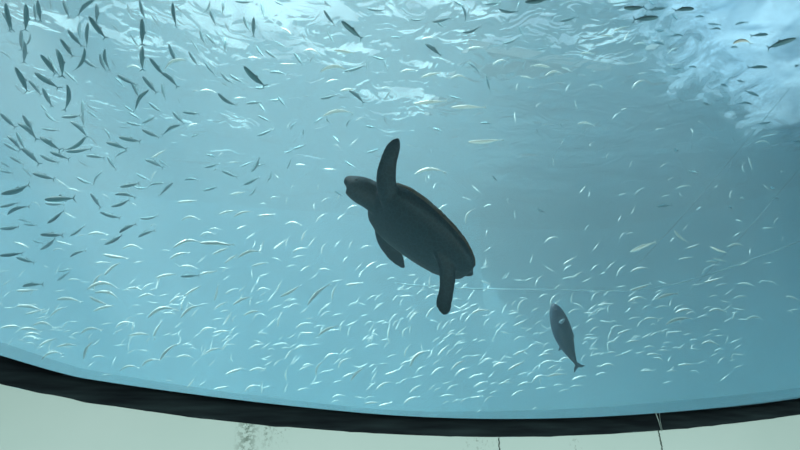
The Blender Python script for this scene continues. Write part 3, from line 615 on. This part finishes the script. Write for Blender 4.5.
# ------------------------------------------------------------------ sardines
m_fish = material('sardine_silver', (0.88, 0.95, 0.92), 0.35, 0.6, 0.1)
m_fish_shaded = material('sardine_shaded', (0.12, 0.25, 0.29), 0.45, 0.4, 0.0)  # shaded copy of the silver for backlit fish; shade is in the colour
FISH = (
"""d8,50,40,130 d22,12,45,125 d103,15,100,125 d85,120,85,205 d122,135,90,190 d97,165,97,255 d150,0,162,90 d138,15,142,85 d252,0,278,75 d378,0,312,68 d386,15,385,95 m197,0,202,45 d355,65,425,158 d352,90,342,190 d322,85,322,155 d270,118,328,190 d240,155,292,228 d338,192,290,285 d225,195,248,312 d162,218,225,300 m192,222,240,310 d325,230,390,275 d400,215,425,290 d420,195,435,285 m445,235,465,275 d60,268,110,370 d138,290,238,358 d115,322,168,382 d170,352,208,430 d268,338,255,445 m255,282,315,335 m58,335,90,375 d162,415,195,450 d330,402,330,470 m345,415,385,450 b505,270,570,285 d568,75,570,185 d570,185,572,285 d558,0,580,75 d690,10,700,110 d598,232,655,300 d645,290,712,352 d470,300,550,345 d460,310,495,350 d570,305,630,375 d525,325,560,395 d595,360,530,445 d648,335,660,405 m460,368,488,398 d595,410,650,448 d500,425,540,450 d675,175,710,250 b745,240,655,290 d755,205,790,265 m520,135,555,190 m448,100,480,138 m605,60,640,105 m765,160,800,210 b770,365,800,375 m0,205,50,240 m715,395,722,420 m700,20,735,55 m705,75,745,100 m510,15,525,70 d840,5,808,55 d888,0,888,58 d838,35,862,105 d1045,12,1055,70 d975,65,1000,130 d1015,68,1012,150 d825,138,868,185 d800,120,828,180 d900,148,900,210 m900,90,918,130 d1025,182,1062,228 d1060,200,1110,238 m1100,165,1150,192 b990,232,1045,240 b1215,205,1280,222 d1175,210,1212,262 d975,265,1062,350 d820,250,862,305 b1045,282,1090,292 d1080,290,1145,300 b1120,255,1185,258 d885,292,935,338 d918,298,975,335 m885,330,920,352 b800,365,865,372 d872,372,950,420 b935,395,985,392 d985,415,1050,410 d1035,412,1062,448 d1080,400,1135,395 d1110,385,1145,430 b1305,330,1360,322 m1212,385,1245,380 d1283,395,1348,382 b1360,365,1425,360 d1395,362,1455,415 m1355,390,1400,388 b1525,355,1570,362 m1535,400,1565,360 d1295,40,1338,105 d1370,88,1445,155 m1310,125,1345,175 b1122,112,1172,150 m1205,130,1225,165 b1335,200,1420,212 m1375,285,1465,262 b1280,288,1400,290 m1470,240,1465,290 m1490,225,1550,240 d1565,148,1600,150 d1300,5,1320,25 d1015,348,1075,350 d1100,5,1140,25 m940,5,1015,8 m1470,35,1545,38 m1240,250,1265,215 m1540,245,1555,290 d1640,75,1700,72 d1730,88,1805,75 d1750,85,1785,108 d1850,130,1925,108 d2075,105,2100,145 d1815,2,1862,22 d1845,20,1858,95 d1940,18,2000,12 d1995,35,2075,42 m2080,0,2065,35 d1700,175,1765,225 b1685,160,1745,155 b1870,195,1930,190 b1970,262,2035,248 d2105,8,2200,0 d2240,85,2315,68 b1685,310,1765,290 b1600,290,1670,285 b1800,315,1875,320 m1945,300,1960,370 b2080,305,2135,315 b2065,365,2075,330 b2110,350,2140,350 m2115,245,2165,248 b2180,305,2255,298 b2265,365,2285,330 b2245,270,2290,290 b2352,345,2400,345 b2320,215,2380,215 b1655,415,1790,400 b1790,430,1960,425 d1800,385,1855,400 b2145,430,2170,410 b2300,400,2310,440 m2010,175,2075,150 d2145,200,2190,192 m1845,270,1865,240 m1870,250,1920,300 m2300,185,2320,145 m2090,285,2105,240 b2200,270,2120,265 m2320,145,2350,160 m1970,30,2015,0 d2490,32,2585,32 d2660,32,2585,40 d2782,35,2692,38 d2622,70,2540,78 d2778,68,2820,70 d2690,55,2710,78 d2835,95,2880,100 d2885,118,2838,115 d2948,98,2985,92 d3072,138,3000,145 d3165,160,3088,188 b2925,175,3015,175 d2920,190,2955,195 d2730,142,2670,150 d2658,180,2605,168 d2660,122,2620,120 b2535,180,2595,188 b2400,145,2468,155 b2455,125,2520,105 b2495,165,2520,120 b2670,215,2720,190 m2800,145,2808,175 b2670,260,2720,255 d2695,275,2722,272 d2750,268,2790,275 d3070,268,2992,268 d3180,265,3205,258 d2880,335,2915,348 d2945,320,2980,330 d3035,385,2980,362 d3008,418,2948,412 d2810,410,2850,420 m2455,240,2485,248 b2550,295,2590,290 b2528,355,2590,325 b2485,440,2505,435 d2595,0,2620,18 b2400,340,2412,350 m2715,390,2750,412 m2665,410,2690,440 m2825,340,2855,360 d0,453,65,513 d90,460,135,533 d72,493,150,563 d30,543,85,603 d15,573,80,608 d65,528,100,598 d85,593,160,660 d160,548,245,603 d160,620,240,653 d200,606,280,638 d340,548,248,600 d265,606,370,598 d345,623,420,633 d245,468,325,463 d335,448,340,508 d282,486,350,553 d180,448,232,488 m165,513,240,523 m95,478,140,498 m195,546,225,566 d355,448,390,473 m360,543,388,580 d420,518,440,558 d475,548,565,568 d425,570,510,598 d510,600,458,628 d505,488,575,506 d515,448,562,478 d568,518,640,553 d720,500,645,538 d570,493,625,466 m475,506,520,513 d690,448,738,498 d730,448,800,456 b750,508,800,498 d765,548,800,536 b605,633,665,598 d580,638,655,673 d640,643,675,668 d545,693,598,718 d480,748,560,733 d535,746,590,750 d655,733,590,748 d692,730,632,783 m625,683,600,728 d738,720,800,723 d430,626,465,683 d408,686,375,743 d308,710,370,738 m315,643,358,668 d130,693,222,718 d92,670,125,706 d38,626,100,660 d0,648,40,670 d0,683,55,693 d5,776,125,740 m225,716,270,748 d178,798,305,793 d180,813,260,818 d362,773,405,833 d460,778,545,793 d445,826,522,800 d400,848,485,873 m410,776,440,796 d30,858,122,826 d0,828,75,813 d75,878,125,893 d190,893,260,843 m255,848,300,873 m0,848,30,868 d560,873,632,860 b270,753,320,768 b130,808,160,833 m710,808,790,803 b725,883,800,880 b520,813,550,828 d1032,463,1082,486 d1028,543,1098,518 b1150,513,1165,488 d1162,520,1185,490 d1255,493,1290,466 b1290,466,1415,456 d1388,508,1410,473 b1420,483,1460,466 d1465,503,1508,513 m1538,463,1550,503 d1215,518,1212,546 d1332,543,1360,573 b1400,583,1432,553 b1335,583,1360,593 d1468,608,1520,596 d1132,610,1175,593 d1172,596,1225,580 d1148,676,1168,633 b1182,660,1228,666 b1295,676,1345,678 d1382,643,1422,670 d960,666,1010,648 d1005,688,1038,628 d1015,663,1058,656 b915,653,955,648 d818,670,880,656 d888,683,952,710 d1068,726,1090,683 d975,740,1040,710 m1098,696,1118,716 d828,620,862,633 b920,778,980,768 d995,783,1028,748 b875,858,945,843 b935,868,1015,848 m1030,863,1100,858 d810,763,870,748 b1285,810,1320,790 d1340,763,1368,783 b1350,798,1355,773 b1265,888,1308,853 b1350,878,1385,853 b1390,838,1438,828 b1260,843,1263,808 b1145,818,1152,788 b1080,796,1118,793 m1270,758,1275,733 b1165,753,1175,743 b1040,818,1065,823 m850,488,895,483 m800,528,830,523 m885,460,920,478 b855,683,868,676 d1310,473,1325,490 b875,623,895,618 b1858,568,2030,563 b1638,698,1805,693 m1780,468,1795,448 b2058,448,2062,493 d1920,493,1968,498 d1735,513,1768,526 b1705,698,1708,733 b1718,718,1725,698 b1735,756,1755,728 m1720,596,1725,618 d1970,703,1988,726 b1888,740,1922,776 b1752,848,1790,816 b1850,790,1885,803 b1862,893,1900,836 b2035,793,2037,818 b2058,843,2060,878 b1935,828,1970,820 d2148,833,2180,850 b2318,773,2345,740 m2355,788,2360,763 b2310,496,2380,503 m2335,538,2355,518 b2360,588,2380,568 m2145,538,2145,513 b2245,578,2248,563 b2208,633,2212,663 m2240,493,2255,510 m1662,778,1662,753 b2450,478,2485,448 d3080,488,3032,493 d3170,566,3210,570 b2622,520,2658,516 b2788,483,2812,493 b2762,516,2768,543 m2765,598,2768,573 d2700,593,2715,606 m2835,598,2855,603 b2428,633,2438,613 b2518,668,2528,646 b2640,670,2675,650 b2668,723,2703,710 d2760,683,2790,690 b2705,753,2765,746 m2718,768,2735,788 d2628,826,2688,820 b2540,780,2578,750 m2480,778,2502,773 b2648,788,2685,783 b2525,858,2542,823 b2472,888,2485,860 b2788,838,2805,826 b2922,793,2938,758 b2958,793,2975,798 m2855,753,2870,740 b2978,688,2980,648 b2995,628,3008,680 b3128,686,3138,686 m2918,670,2928,653 b3020,573,3080,578 m3055,738,3075,758 d3085,750,3100,753 d3090,793,3115,798 d2912,826,2925,836 m2945,880,2965,883 b3100,893,3120,873 m2930,548,2945,573 d0,914,80,908 d95,896,151,901 d161,938,256,941 d281,944,342,904 b352,938,432,941 d417,978,490,938 d477,931,548,896 d553,948,623,921 d131,961,176,974 d161,999,221,951 b226,964,286,981 m55,968,116,991 d0,1022,95,1015 d65,1029,141,1052 b211,1005,256,1002 d281,1027,347,1002 b412,1017,513,1037 b490,997,568,997 b648,1002,688,1009 b693,991,804,971 b681,1035,759,1012 b722,1067,789,1075 d722,1105,799,1102 b623,1112,704,1097 b623,1157,638,1102 b568,1162,613,1132 b503,1157,573,1169 b377,1162,417,1092 b417,1102,482,1052 b271,1119,322,1122 d233,1085,286,1079 d229,1122,281,1087 d90,1145,176,1137 b65,1162,151,1162 b0,1087,30,1082 b347,1159,472,1155 b357,1187,432,1223 b372,1246,457,1223 b226,1200,327,1210 b65,1226,171,1243 b101,1256,176,1238 b201,1268,266,1228 b0,1313,80,1310 b80,1318,166,1328 b131,1303,216,1313 b101,1336,166,1343 b320,1338,410,1323 b462,1313,535,1293 b513,1343,598,1340 b613,1348,648,1283 b591,1273,714,1243 b653,1253,704,1258 b678,1216,734,1182 b729,1243,739,1187 b739,1182,804,1145 b722,1273,804,1223 b551,1192,623,1187 b719,1348,726,1318 m593,1206,633,1210 b377,1172,472,1198 b0,1218,12,1223 b382,1052,442,1047 b946,918,991,901 b1142,898,1207,904 b835,921,885,918 b800,946,860,938 b800,971,941,976 b986,958,1026,931 b850,1017,916,988 b898,1052,951,1017 b951,1032,1046,1009 b1009,991,1019,961 b1036,1012,1056,964 b1207,964,1234,916 b1234,986,1262,948 b1287,1017,1311,971 b1341,991,1371,966 b1373,1052,1395,1027 m1093,997,1142,958 b1170,1009,1232,994 b1170,1032,1217,1022 b1202,1085,1242,1062 m1242,1115,1272,1089 b1147,1069,1187,1062 b1006,1065,1071,1047 b1011,1112,1009,1077 m1033,1109,1076,1092 b800,1097,870,1082 b880,1072,916,1077 b1003,1172,1021,1135 b901,1177,951,1155 b858,1203,875,1137 b800,1218,838,1218 b855,1240,911,1208 b931,1220,1001,1189 b892,1300,926,1248 b973,1263,1043,1248 b850,1283,895,1276 b800,1330,865,1316 b850,1333,921,1328 b921,1338,951,1303 b1026,1165,1081,1159 m1071,1206,1102,1167 b1122,1187,1207,1142 b1104,1167,1127,1122 b1230,1220,1323,1137 b1328,1198,1351,1137 b1290,1238,1325,1210 b1282,1268,1325,1248 b1383,1139,1453,1132 b1435,1112,1463,1075 b1463,1072,1509,1045 b1504,1072,1549,1057 m1415,1220,1441,1185 b1471,1198,1512,1182 b1572,1203,1602,1177 b1112,1308,1127,1250 b1069,1308,1107,1273 b1182,1313,1242,1290 b1257,1310,1297,1303 b1272,1343,1353,1303 b1363,1328,1385,1278 b1393,1343,1408,1298 m1475,1328,1498,1293 b1556,1298,1579,1268 b1572,1308,1600,1278 b1202,1330,1257,1333 b1157,1206,1192,1203 m1202,1253,1237,1228 b1552,1348,1559,1298 b2178,971,2233,951 b2342,921,2359,901 b2372,1002,2400,968 b2253,1059,2304,1025 b2121,1052,2133,1017 b1940,1069,1947,1027 b1937,1007,1967,986 b1944,946,1950,921 b2366,1082,2400,1057 b2288,1115,2329,1087 b2143,1142,2175,1102 m2010,1115,2027,1092 b1841,1159,1873,1132 b1947,1159,1962,1132 b1655,1139,1680,1109 b1695,1162,1706,1127 b1719,1145,1726,1097 b1600,1159,1625,1129 b1638,1286,1678,1248 b1706,1270,1746,1223 b1701,1198,1756,1179 b1796,1256,1841,1243 b1751,1323,1771,1283 b1823,1343,1863,1306 b1841,1283,1871,1248 b1861,1286,1881,1258 b1886,1256,1957,1243 b1937,1303,1964,1273 b2010,1253,2032,1213 b1957,1258,1982,1243 b2034,1260,2077,1250 b2072,1243,2108,1195 b2002,1313,2027,1288 b1982,1343,2007,1313 b2054,1303,2111,1278 b2103,1323,2133,1310 b2141,1298,2178,1283 b2158,1343,2188,1330 b2203,1223,2238,1175 b2273,1256,2322,1236 b2352,1246,2389,1213 b2283,1318,2309,1313 b2359,1330,2400,1308 b2339,1343,2384,1343 b1600,1187,1650,1185 b1600,1280,1615,1276 b2480,954,2506,926 b2503,941,2536,934 b2521,1007,2623,964 b2428,1075,2462,1042 b2468,1102,2506,1059 b2523,1087,2599,1075 b2519,1162,2606,1137 b2513,1208,2586,1198 b2400,1223,2455,1216 b2626,1198,2714,1175 b2623,1233,2679,1228 b2696,1243,2742,1223 b2702,1250,2777,1248 b2814,1238,2857,1233 b2837,1246,2908,1250 b2663,1298,2772,1276 b2673,1330,2727,1326 b2516,1278,2561,1270 b2576,1278,2641,1278 b2442,1318,2495,1306 b2470,1336,2526,1313 m2400,1283,2450,1290 b2679,971,2702,948 m2696,921,2757,971 b2747,994,2807,974 b2840,986,2913,1017 b2908,988,2978,988 b2717,1037,2772,1027 b2822,1047,2877,1052 b2840,1067,2882,1062 m2850,1032,2908,1047 m2958,1062,3003,1037 b2998,1019,3003,994 m3048,914,3098,911 m2732,921,2754,896 m2938,946,2963,931 m3124,966,3129,941 m3083,1007,3119,1002 m3058,1052,3088,1047 b2767,1139,2810,1137 b2817,1129,2890,1112 b2864,1145,2908,1137 b2837,1189,2877,1185 b2953,1135,3018,1147 b3043,1132,3063,1125 b3068,1125,3109,1142 b2933,1195,2995,1189 b2983,1278,3053,1283 b3142,1187,3200,1203 b3144,1243,3174,1263 b3159,1243,3200,1243 m2882,1203,2923,1208 b2626,1328,2666,1328 b101,1348,156,1358 b156,1383,221,1356 b196,1408,216,1363 b166,1440,251,1416 b226,1388,307,1383 b334,1436,380,1360 b367,1430,422,1433 b452,1459,464,1430 b407,1501,447,1497 b480,1484,558,1474 b568,1464,643,1440 b641,1440,719,1373 b716,1378,722,1348 b513,1403,523,1358 b704,1430,774,1436 b729,1378,774,1383 b746,1554,784,1507 b615,1363,618,1348 b815,1420,885,1396 b840,1398,850,1363 b890,1398,931,1353 b996,1398,1051,1376 m1091,1380,1147,1370 b1140,1438,1174,1396 b1177,1398,1237,1386 m1172,1459,1202,1428 b931,1449,933,1408 b901,1499,976,1474 b996,1484,1066,1481 b1147,1524,1154,1469 b1140,1571,1157,1531 b855,1557,916,1544 b979,1567,1041,1544 b1046,1574,1049,1524 b1049,1554,1086,1541 b1197,1479,1247,1459 b1187,1564,1237,1554 b1242,1537,1287,1527 b1264,1504,1301,1443 b1297,1438,1351,1416 b1280,1494,1323,1484 b1353,1474,1403,1433 b1378,1418,1418,1393 b1371,1509,1423,1491 b1403,1524,1463,1469 b1333,1534,1373,1527 b1328,1594,1378,1584 b1323,1614,1368,1607 b1461,1390,1514,1378 b1478,1471,1506,1461 b1539,1499,1600,1479 b1504,1559,1564,1529 b1458,1599,1495,1589 b1458,1614,1519,1607 b1514,1624,1569,1609 b1549,1430,1589,1420 b1257,1353,1282,1348 b1549,1348,1559,1373 b1584,1534,1600,1529 b1618,1428,1642,1378 b1640,1469,1721,1403 b1600,1479,1625,1461 b1600,1534,1635,1514 b1650,1511,1692,1501 b1640,1571,1688,1541 b1615,1614,1680,1587 b1751,1423,1796,1380 b1786,1423,1816,1396 b1816,1388,1859,1358 b1726,1499,1776,1469 b1731,1461,1766,1438 b1806,1479,1861,1443 b1821,1504,1876,1471 b1846,1433,1881,1423 b1876,1514,1927,1497 b1927,1446,1982,1443 b1972,1467,2027,1449 b2032,1481,2097,1443 b2057,1363,2097,1348 b2054,1420,2111,1396 b2113,1393,2155,1378 b2153,1426,2203,1416 b2153,1479,2161,1449 b2163,1457,2218,1443 b1716,1559,1746,1534 b1736,1564,1763,1549 b1789,1561,1833,1539 b1761,1587,1816,1581 b1769,1619,1796,1607 b1809,1611,1851,1604 b1896,1549,1952,1527 b1962,1539,1994,1529 b1994,1539,2050,1531 b1907,1569,1947,1559 b1881,1591,1932,1584 b1960,1577,1997,1564 b1937,1609,1980,1587 b1907,1650,1924,1639 b2070,1544,2128,1531 b2128,1531,2188,1504 b2188,1507,2268,1497 b2047,1584,2097,1561 b2215,1544,2258,1541 b2235,1569,2278,1559 b2223,1484,2263,1477 b2238,1443,2293,1440 b2288,1521,2344,1504 b2283,1549,2334,1544 b2369,1426,2404,1418 b2359,1400,2394,1393 b2334,1360,2374,1356 b2329,1378,2354,1373 b2128,1639,2148,1634 b1972,1368,1987,1348 b1912,1368,1942,1363 b1891,1363,1912,1353 b2389,1469,2404,1464 b2430,1373,2475,1366 b2506,1370,2559,1363 b2458,1426,2495,1413 b2400,1420,2422,1413 b2576,1390,2619,1388 b2586,1420,2646,1423 b2689,1393,2732,1396 b2641,1393,2669,1388 b2762,1363,2787,1363 b2807,1376,2877,1383 b2400,1469,2465,1469 b2712,1461,2777,1454 b2666,1489,2712,1487 m2566,1484,2621,1481 m2651,1534,2691,1524 m2918,1443,2948,1438 m2762,1393,2792,1398"""
)
FR = [(-.5, .003, .003), (-.49, .022, .016), (-.45, .045, .030), (-.38, .068, .046), (-.26, .088, .058), (-.08, .097, .062), (.10, .082, .050), (.24, .056, .032), (.34, .030, .016), (.40, .017, .008), (.42, .019, .006)]
FR = [(x, h * .85, w * 1.0) for x, h, w in FR]
def fish_data(bend, wave=0.0, ns=8):
    """a sardine one unit long, nose towards -x, back towards +z"""
    def off(x): return bend * (0.25 - x * x) * 1.6 + wave * math.sin((x + .5) * 5.5) * .06 * (x + .5)
    rings = []
    for x, h, w in FR:
        rings.append([Vector((x, off(x) + w * math.cos(2*math.pi*k/ns + .39), h * math.sin(2*math.pi*k/ns + .39))) for k in range(ns)])
    vs, fs = closed_loft(rings)
    def plate(pts, th=.004):
        n = len(pts); b = len(vs)
        for s in (-1, 1):
            for (x, z) in pts: vs.append(Vector((x, off(x) + s * th, z)))
        fs.append(tuple(b + i for i in range(n))); fs.append(tuple(b + n + i for i in reversed(range(n))))
        for i in range(n):
            j = (i + 1) % n; fs.append((b + i, b + n + i, b + n + j, b + j))
    plate([(.40, .0), (.41, .016), (.51, .125), (.47, .03), (.45, 0.0)]); plate([(.40, .0), (.45, 0.0), (.47, -.03), (.51, -.125), (.41, -.016)])
    plate([(-.06, .085), (0.0, .13), (.07, .075)]); plate([(.12, -.068), (.18, -.085), (.22, -.055)])
    return vs, fs
VAR = [fish_data(0, .6), fish_data(.30), fish_data(-.30), fish_data(.52), fish_data(-.52), fish_data(.15, 1)]
def fish_mesh(i, m):
    vs, fs = VAR[i]
    me = bpy.data.meshes.new('sardine'); me.from_pydata([tuple(v) for v in vs], [], fs); me.materials.append(m)
    me.polygons.foreach_set('use_smooth', [True] * len(me.polygons)); me.update(); return me
MS = {(i, k): fish_mesh(i, m) for i in range(len(VAR)) for k, m in (('b', m_fish), ('d', m_fish_shaded))}

random.seed(11)
def inside(p):
    if p.y > 8 and p.x > 8 and math.hypot(p.x - 8, p.y - 8) > 7.5: return False
    if p.y > 8 and p.x < -8 and math.hypot(p.x + 8, p.y - 8) > 7.5: return False
    return 0.9 < p.y < TY - 0.6 and -TX + .6 < p.x < TX - .6 and p.z < SURF - 0.75 and not (p.z > FZ - 0.55 and p.x > 2)
def place(c, ax_, ay, bx_, by):
    """nose and tail pixels -> a full size fish standing in the water at a distance its length suggests"""
    px = max(3.0, math.hypot(bx_ - ax_, by - ay)); mx_, my = (ax_ + bx_) / 2, (ay + by) / 2
    base = {'d': 122, 'b': 122, 'm': 140}[c] * random.uniform(.86, 1.06) / px
    lo_, hi = {'d': (4.3, 8.5), 'b': (5.6, 11.0), 'm': (7.0, 12.0)}[c]
    d = max(lo_, min(hi, base))
    if 335 < mx_ < 485 and 125 < my < 325: d = max(d, 6.2)
    if 540 < mx_ < 592 and 292 < my < 380: d = max(d, 7.2)
    while not inside(at(mx_, my, d)) and d > 3.9: d -= 0.12
    flat = px * d / F
    Lr = max(.17, min(.32, flat))
    k = min(1.0, flat / Lr); out = math.sqrt(max(0, 1 - k * k)) * random.choice((-1, 1))
    a = CR @ Vector((ax_ - bx_, by - ay, 0)).normalized()
    r_ = ray(mx_, my).normalized()
    nose = (a * k + r_ * out).normalized()
    up_ = Vector((0, 0, 1)) - nose * nose.z
    if up_.length < .35: up_ = up_ + Rc * (.5 if a.x < 0 else -.5); up_ = up_ - nose * up_.dot(nose)
    up_.normalize()
    bank = random.uniform(-.5, .5) if c != 'b' else random.choice((-1, 1)) * (random.uniform(.6, 1.25) if px < 28 else 1.3); s_ = nose.cross(up_); up2 = up_ * math.cos(bank) + s_ * math.sin(bank)
    X_ = -nose; Y_ = up2.cross(X_)
    M = Matrix((X_, Y_, up2)).transposed().to_4x4()
    th = 1.15 if c == 'd' else (.62 if px > 28 else .85)
    M = Matrix.Translation(at(mx_, my, d)) @ M @ Matrix.Diagonal((Lr, Lr * (th if c == 'd' else 1), Lr * th, 1))
    # bend: crescent shapes arch upwards in the picture where the side of the fish faces up
    ysc = (CR.inverted() @ Y_).y
    if c == 'b': v = random.choice((1, 1, 3, 3, 0)) if ysc > 0 else random.choice((2, 2, 4, 4, 0))
    else: v = random.choice((0, 0, 5, 1, 2))
    return M, v, d, px
entries = []
for tok in FISH.split():
    c = tok[0]; q = [int(s) / 4 for s in tok[1:].split(',')]
    entries.append((c, *q))
order = sorted(range(len(entries)), key=lambda i: -math.hypot(entries[i][1] - entries[i][3], entries[i][2] - entries[i][4]))
single = set(order[:300])
NUM = 'no one two three four five six seven eight nine ten eleven twelve thirteen fourteen'.split()
def amount(v): return NUM[round(abs(v))]
ANCH = [((345, 184), 'turtle snout'), ((398, 140), 'raised flipper'), ((445, 314), 'hind flipper'), ((554, 304), 'bonito snout'), ((579, 367), 'bonito tail'), ((474, 270), 'turtle tail'), ((790, 146), 'foam tip'), ((398, 266), 'low front flipper')]
used_labels = {}
def describe(c, x0, y0, x1, y1, px):
    mx_, my = (x0 + x1) / 2, (y0 + y1) / 2
    ang = math.degrees(math.atan2(y1 - y0, x1 - x0))      # nose to tail, downwards positive
    if abs(ang) < 18: pose = 'level'
    elif 18 <= ang < 62: pose = 'tilted up'
    elif 62 <= ang < 118: pose = 'nose up'
    elif -62 < ang <= -18: pose = 'tilted down'
    elif -118 < ang <= -62: pose = 'nose down'
    else: pose = 'turned back'
    tone = {'d': 'dark', 'b': 'bright', 'm': 'faint'}[c]
    size = 'long' if px > 19 else ('short' if px < 13 else '')
    best = sorted(ANCH, key=lambda a: math.hypot(a[0][0] - mx_, a[0][1] - my))
    for (ax_, ay), nm in best:
        dx, dy = (mx_ - ax_) / 35, (my - ay) / 35
        a, b = amount(dx), amount(dy)
        w = []
        if a != 'no': w.append(a + ' head lengths' + (' ahead' if dx < 0 else ' behind'))
        if b != 'no': w.append(b + ('' if a != 'no' else ' head lengths') + (' above' if dy < 0 else ' below'))
        txt = (size + ' ' + tone + ' sardine ' + pose + ', ').lstrip() + (' and '.join(w) + (' the ' if b != 'no' else ' of the ') + nm if w else 'beside the ' + nm)
        txt = txt.replace('one head lengths', 'one head length')
        if txt not in used_labels:
            used_labels[txt] = 1
            return txt
    return txt
GROUPS = lambda x, y: 'sardines under the water surface' if y < 100 else ('sardines ahead of the turtle' if x < 345 and y < 235 else ('sardines beyond and behind the turtle' if y < 235 else 'sardines low in the tank over the seal'))
SCH_V, SCH_F, SCH_M = [], [], []
def add_school(M, v, k):
    vs, fs = VAR[v]; b = len(SCH_V)
    SCH_V.extend(M @ p for p in vs); SCH_F.extend(tuple(b + i for i in f) for f in fs); SCH_M.extend([k] * len(fs))
for i in order:
    c, x0, y0, x1, y1 = entries[i]
    M, v, d, px = place(c, x0, y0, x1, y1)
    k = 'd' if c == 'd' or (c == 'm' and y0 < 170) else 'b'  # dark fish and the higher faint ones take the shaded copy
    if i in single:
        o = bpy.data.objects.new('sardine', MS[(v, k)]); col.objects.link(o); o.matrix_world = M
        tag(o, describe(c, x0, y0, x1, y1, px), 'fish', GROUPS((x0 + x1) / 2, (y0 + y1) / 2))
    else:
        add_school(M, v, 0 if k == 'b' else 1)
# the far, faint rest of the school
for n in range(420):
    x = random.uniform(0, 740); y = random.gauss(330, 38)
    lim = 355 + 63 * (1 - ((x - 500) / 500) ** 2) if x < 500 else 418 - 20 * ((x - 500) / 300) ** 2
    if y > lim - 8 or y < 225 or (x > 560 and y > 385): continue
    l = random.uniform(7, 12); a = random.gauss(-25, 25) * D2R
    M, v, d, px = place('m' if n % 2 else 'b', x, y, x + l * math.cos(a), y + l * math.sin(a))
    add_school(M, v, 0)
me = bpy.data.meshes.new('sardine_school'); me.from_pydata([tuple(v) for v in SCH_V], [], SCH_F)
me.materials.append(m_fish); me.materials.append(m_fish_shaded); me.polygons.foreach_set('material_index', SCH_M)
sch = link('sardine_school', me)
tag(sch, 'hundreds of tiny silver sardines filling the hazy water behind the larger ones', 'fish school', kind='stuff')
